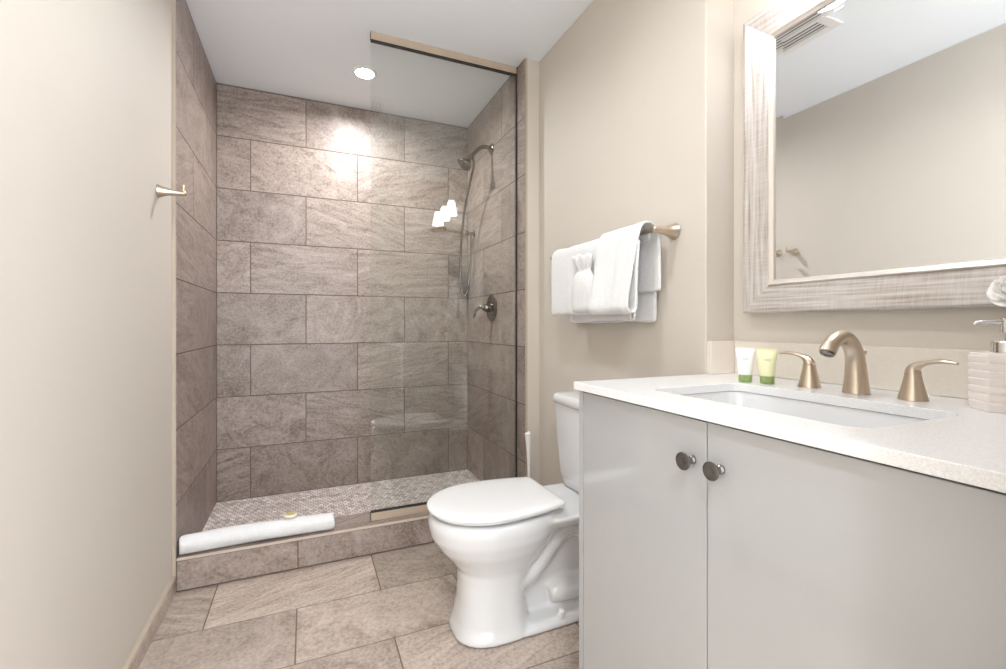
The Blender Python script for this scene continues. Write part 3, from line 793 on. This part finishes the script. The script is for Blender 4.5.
def sheet(profile, y0, y1, ny, wob, thick, taper=None):
    """cloth whose section (x, z) hangs over the bar, run along y; wob(s, t) -> (dx, dz)"""
    pr = spline(profile, 5); bm = new(); g = []
    for j in range(ny + 1):
        q = j / ny; row = []
        for i, (x, z) in enumerate(pr):
            s = i / (len(pr) - 1); dx, dy, dz = wob(s, q, x, z)
            row.append(bm.verts.new((x + dx, y0 + (y1 - y0) * q + dy, z + dz)))
        g.append(row)
    for j in range(ny):
        for i in range(len(pr) - 1): bm.faces.new((g[j][i], g[j][i + 1], g[j + 1][i + 1], g[j + 1][i]))
    return bm
def hang(z, z0=BZ): return max(0, min(1, (z0 - z) / .20))
# bath towel: doubled, over the bar
def wob_b(s, q, x, z):
    h = hang(z); n = noise.noise(Vector((q * 4.0, s * 2.2, 1.3)))
    front = 1 if x < BX else .2
    m_ = noise.noise(Vector((q * 9.0, z * 5.0, 2.7)))
    return (-.005 * h * front * math.sin(q * 11 + 1) - .006 * n * front * h - .004 * m_ * front, .006 * h * noise.noise(Vector((q * 2, z * 6, 4))), .008 * n * h + .003 * m_)
prof_b = [(1.121, 1.083), (1.122, 1.20), (1.117, 1.32), (1.092, 1.388), (BX, 1.408), (1.032, 1.388), (1.026, 1.33), (1.024, 1.22), (1.023, 1.140), (1.028, 1.120), (1.037, 1.137), (1.039, 1.22), (1.044, 1.33)]
bt = obj('bath_towel', sheet(prof_b, 1.245, 1.812, 36, wob_b, .012), M['towel'], None, solid=.011, subsurf=1, auto=180)
_props(bt, 'wide white bath towel folded over the towel bar beneath the hand towel', 'towel')
# inner fold of the bath towel that shows below the front layer
prof_i = [(1.057, 1.330), (1.055, 1.22), (1.058, 1.105), (1.066, 1.093), (1.075, 1.105), (1.080, 1.22), (1.083, 1.330)]
ft = obj('inner_fold', sheet(prof_i, 1.30, 1.70, 20, lambda s, q, x, z: (.003 * math.sin(q * 9), 0, .004 * math.sin(q * 5)), .01), M['towel'], bt, solid=.010, subsurf=1, auto=180)
def wob_h(s, q, x, z):
    h = hang(z); n = noise.noise(Vector((q * 3.0, s * 2.5, 8.3)))
    front = 1 if x < BX else .15
    m_ = noise.noise(Vector((q * 7.0, z * 6.0, 5.1)))
    return (-.006 * h * front * math.sin(q * 10) - .008 * n * front * h - .005 * m_ * front, (.010 * n - .03 * (q - .5) * 0) * h * front, .004 * n * h)
prof_h = [(1.106, 1.19), (1.105, 1.28), (1.100, 1.385), (1.085, 1.408), (BX, 1.420), (1.028, 1.408), (1.008, 1.35), (.992, 1.25), (.974, 1.155), (.974, 1.128), (.990, 1.116), (1.006, 1.130), (1.008, 1.20), (1.010, 1.28), (1.016, 1.36)]
ht = obj('hand_towel', sheet(prof_h, 1.206, 1.440, 20, wob_h, .012), M['towel'], None, solid=.0095, subsurf=1, auto=180)
_props(ht, 'white hand towel with a looped fold draped over the bath towel near the bar post', 'towel')
# washcloth folded to a fan
wy, wx = 1.520, 1.002
bm = new(); rings = []
for (z, hw, hd, pl, dx) in ((1.122, .050, .010, 0, .004), (1.127, .074, .016, 0, 0), (1.145, .080, .020, .03, -.001), (1.165, .076, .018, .05, .0), (1.20, .078, .021, .0, -.003), (1.245, .074, .020, 0, -.003), (1.270, .066, .017, .03, -.001), (1.283, .048, .013, .10, .001), (1.289, .045, .012, .16, .001), (1.300, .054, .015, .20, -.001), (1.322, .064, .018, .22, -.005), (1.343, .072, .020, .24, -.008), (1.350, .066, .015, .26, -.007), (1.338, .045, .007, .26, -.004)):
    ring = []
    for k in range(56):
        a = 2 * PI * k / 56; m_ = 1 + pl * math.sin(9 * a + .5) * abs(math.sin(a) if abs(math.sin(a)) > .3 else .3)
        zz = z + (.006 * math.sin(7 * a) if z > 1.33 else .0) + .002 * noise.noise(Vector((a, z * 20, 0)))
        ring.append(Vector((wx + dx + hd * math.sin(a) * m_, wy + hw * math.cos(a), zz)))
    rings.append(ring)
loft(bm, rings)
wc = obj('washcloth', bm, M['towel'], None, subsurf=1, auto=180)
_props(wc, 'small white washcloth folded into a fan, tucked on the front of the bath towel', 'washcloth')

# ------------------------------------------------------------------ robe hook on the left wall
hy_, hz_ = 2.010, 1.560
t = thing('robe_hook', 'champagne nickel flared robe hook on the wall beside the shower opening', 'hook', (XLP, hy_, hz_))
bm = new(); lathe(bm, [(.0225, .0004), (.0235, .002), (.022, .006), (.0165, .020), (.0125, .038), (.0100, .056), (.0090, .074), (.0088, .084), (.006, .087), (.001, .0875)], (XLP, hy_, hz_), (1, 0, 0), 32)
obj('hook_arm', bm, M['nickel'], t)
bm = new(); lathe(bm, [(.0058, .003), (.0055, .026), (.0058, .030), (.003, .032)], (XLP + .079, hy_, hz_), (0, 0, 1), 18)
obj('hook_peg', bm, M['nickel'], t)

# ------------------------------------------------------------------ rolled bath mat and soap on the curb
ry_, rz_ = 2.240, ZK + .0405
bm = new()
RX0, RX1 = -.472, .118
sec = []
turns = 2.6
nseg = 70
for i in range(nseg + 1):
    a = -PI / 2 - turns * 2 * PI * (1 - i / nseg); rr = .30 + .70 * (i / nseg)
    sec.append((.044 * rr * math.cos(a), .0365 * rr * math.sin(a)))
g = []
for j in range(25):
    q = j / 24; x = RX0 + (RX1 - RX0) * q; row = []
    for (dy, dz) in sec:
        n = noise.noise(Vector((x * 9, dy * 30, dz * 30))) * .0034
        row.append(bm.verts.new((x + .004 * math.sin(dy * 90) * (1 if j in (0, 24) else 0), ry_ + dy + n + .010 * math.sin(q * 3.1) - .004, rz_ + dz * (1 + .0 * q) + (n if dz > -.02 else 0))))
    g.append(row)
for j in range(24):
    for i in range(nseg): bm.faces.new((g[j][i], g[j][i + 1], g[j + 1][i + 1], g[j + 1][i]))
rm = obj('rolled_bath_mat', bm, M['towel'], None, solid=.0065, subsurf=1, auto=180)
_props(rm, 'white terry bath mat rolled up and lying on the shower curb', 'bath mat')
sx2, sy2, sz2 = -.066, ry_ + .012, rz_ + .0415
t = thing('wrapped_soap', 'small round gold-sealed wrapped soap lying on the rolled bath mat', 'soap', (sx2, sy2, sz2))
bm = new(); rings = []
for r, z in ((.024, 0), (.0275, .002), (.028, .005), (.025, .0085), (.015, .0102), (.003, .0106)):
    rings.append([Vector((sx2 + r * (1 + .035 * math.sin(18 * 2 * PI * k / 72)) * math.cos(2 * PI * k / 72), sy2 + r * (1 + .035 * math.sin(18 * 2 * PI * k / 72)) * math.sin(2 * PI * k / 72), sz2 + z)) for k in range(72)])
loft(bm, rings); obj('wrapper', bm, M['cello'], t)
bm = new(); lathe(bm, [(.0165, .0103), (.0168, .0112), (.015, .0117), (.001, .0118)], (sx2, sy2, sz2), (0, 0, 1), 28); obj('gold_seal', bm, M['gold'], t)

# ------------------------------------------------------------------ shower fittings
ay, az = 2.62, 2.166
t = thing('overhead_shower', 'brushed nickel shower head on a curved arm high on the tiled wall', 'shower head', (XSR, ay, az))
bm = new(); lathe(bm, [(.034, .0004), (.034, .003), (.029, .009), (.014, .013)], (XSR, ay, az), (-1, 0, 0), 32); obj('flange', bm, M['darknickel'], t)
arm = spline([(XSR - .008, ay, az), (XSR - .045, ay, az + .006), (XSR - .080, ay, az - .006), (XSR - .115, ay, az - .042), (XSR - .135, ay, az - .063)], 6)
bm = new(); tube(bm, arm, .0125, 18)
obj('arm', bm, M['darknickel'], t)
hd = Vector((-.62, 0, -.78)).normalized(); e = Vector(arm[-1])
bm = new(); lathe(bm, [(.0135, -.012), (.016, -.008), (.016, .014), (.012, .018)], e, hd, 24); dv = obj('diverter', bm, M['darknickel'], t)
bm = new(); lathe(bm, [(.010, .016), (.016, .024), (.016, .032), (.022, .040), (.036, .058), (.044, .068), (.046, .076), (.044, .080), (.002, .079)], e, hd, 36)
hh = obj('spray_head', bm, M['darknickel'], t)
bm = new()
for rr, n in ((.012, 6), (.024, 12), (.035, 18)):
    _, u, w = frame_of(hd)
    for k in range(n):
        a = 2 * PI * k / n; lathe(bm, [(.0022, .0795), (.0018, .0825), (.0004, .083)], e + (u * math.cos(a) + w * math.sin(a)) * rr, hd, 8)
obj('spray_nozzles', bm, M['gasket'], hh)
# hand shower in its wall bracket, with a looping hose
hy2, hz2 = 2.95, 1.699
t = thing('hand_shower', 'handheld nickel shower wand lying level in a wall bracket, with a hanging hose', 'hand shower', (XSR, hy2, hz2))
bm = new(); lathe(bm, [(.022, .0004), (.022, .004), (.012, .010), (.009, .040)], (XSR, hy2, hz2), (-1, 0, 0), 24); lathe(bm, [(.015, -.012), (.016, 0), (.015, .012)], (XSR - .052, hy2, hz2 + .002), (1, 0, 0), 20)
obj('bracket', bm, M['darknickel'], t)
wd = spline([(XSR - .036, hy2, hz2 + .002, .0095), (XSR - .075, hy2, hz2 + .002, .0105), (XSR - .11, hy2, hz2 + .006, .0105), (XSR - .18, hy2, hz2 + .012, .012), (XSR - .205, hy2, hz2 + .014, .016)], 6)
bm = new(); tube(bm, [p[:3] for p in wd], [p[3] for p in wd], 18); obj('wand', bm, M['nickel'], t)
bm = new(); lathe(bm, [(.012, .016), (.040, .012), (.050, .004), (.051, -.004), (.047, -.010), (.002, -.010)], (XSR - .253, hy2, hz2 + .014), (-.10, .14, 1), 36); obj('spray_face', bm, M['nickel'], t)
hose = spline([(XSR - .030, hy2, hz2 + .002), (XSR - .022, hy2 - .004, hz2 - .03), (XSR - .028, hy2 - .010, hz2 - .20), (XSR - .045, hy2 - .010, hz2 - .36), (XSR - .068, hy2 - .005, hz2 - .432), (XSR - .092, hy2, hz2 - .38),
               (XSR - .105, hy2 - .02, hz2 - .20), (XSR - .115, hy2 - .12, hz2 + .08), (XSR - .118, hy2 - .25, hz2 + .26), (e.x + .016, ay, e.z - .055), (e.x + .010, ay, e.z - .015)], 8)
bm = new(); tube(bm, hose, .0072, 12); obj('hose', bm, M['darknickel'], t)
# mixer valve
vy2, vz2 = 2.62, 1.180
t = thing('shower_valve', 'round brushed nickel shower valve plate with a lever on the tiled wall', 'valve', (XSR, vy2, vz2))
bm = new(); lathe(bm, [(.084, .0004), (.085, .003), (.080, .008), (.055, .013), (.030, .015)], (XSR, vy2, vz2), (-1, 0, 0), 48); obj('plate', bm, M['darknickel'], t)
bm = new(); lathe(bm, [(.028, .0152), (.028, .030), (.024, .046), (.018, .056), (.004, .059)], (XSR, vy2, vz2), (-1, 0, 0), 32); hb = obj('hub', bm, M['darknickel'], t)
lv = spline([(XSR - .046, vy2, vz2 + .004, .016), (XSR - .075, vy2 + .012, vz2 + .002, .012), (XSR - .095, vy2 + .028, vz2 - .018, .0095), (XSR - .102, vy2 + .040, vz2 - .050, .008), (XSR - .104, vy2 + .044, vz2 - .062, .005)], 6)
bm = new(); tube(bm, [p[:3] for p in lv], [p[3] for p in lv], 16); obj('lever', bm, M['darknickel'], hb)

# ------------------------------------------------------------------ behind the camera plane, seen only as reflections in the glass
t = thing('towel_ring', 'nickel towel ring on the wall beside the doorway, reflected in the glass', 'towel ring', (.975, YF, 1.30))
bm = new(); lathe(bm, [(.024, .0004), (.024, .003), (.014, .016), (.010, .040), (.004, .044)], (.975, YF, 1.30), (0, 1, 0), 24); obj('post', bm, M['nickel'], t)
bm = new(); tube(bm, [(.975 + .07 * math.cos(2 * PI * k / 40), YF + .036, 1.226 + .07 * math.sin(2 * PI * k / 40)) for k in range(41)], .0045, 10); obj('ring', bm, M['nickel'], t)
pr = [(YF + .012, 1.03), (YF + .014, 1.10), (YF + .024, 1.150), (YF + .036, 1.167), (YF + .050, 1.150), (YF + .058, 1.10), (YF + .060, 1.00)]
bm = new(); g = []
sp_ = spline(pr, 5)
for j in range(13):
    q = j / 12; g.append([bm.verts.new((.975 + (q - .5) * (.09 + .05 * hang(z, 1.17)), y + .004 * math.sin(q * 14) * hang(z, 1.17), z)) for y, z in sp_])
for j in range(12):
    for i in range(len(sp_) - 1): bm.faces.new((g[j][i], g[j][i + 1], g[j + 1][i + 1], g[j + 1][i]))
_props(obj('ring_towel', bm, M['towel'], None, solid=.006, subsurf=1, auto=180), 'white hand towel hanging in the towel ring, reflected in the shower glass', 'towel')
t = thing('wall_outlet', 'white double wall outlet above the counter end, reflected in the glass', 'outlet', (.70, YF, 1.18))
obj('cover_plate', bx(.664, .736, YF + .0004, YF + .006, 1.122, 1.238), M['white'], t, bevel=.002)
for zz in (1.16, 1.20): obj('socket', bx(.685, .715, YF + .0062, YF + .0075, zz - .014, zz + .014), M['seat'], t, bevel=.0005)
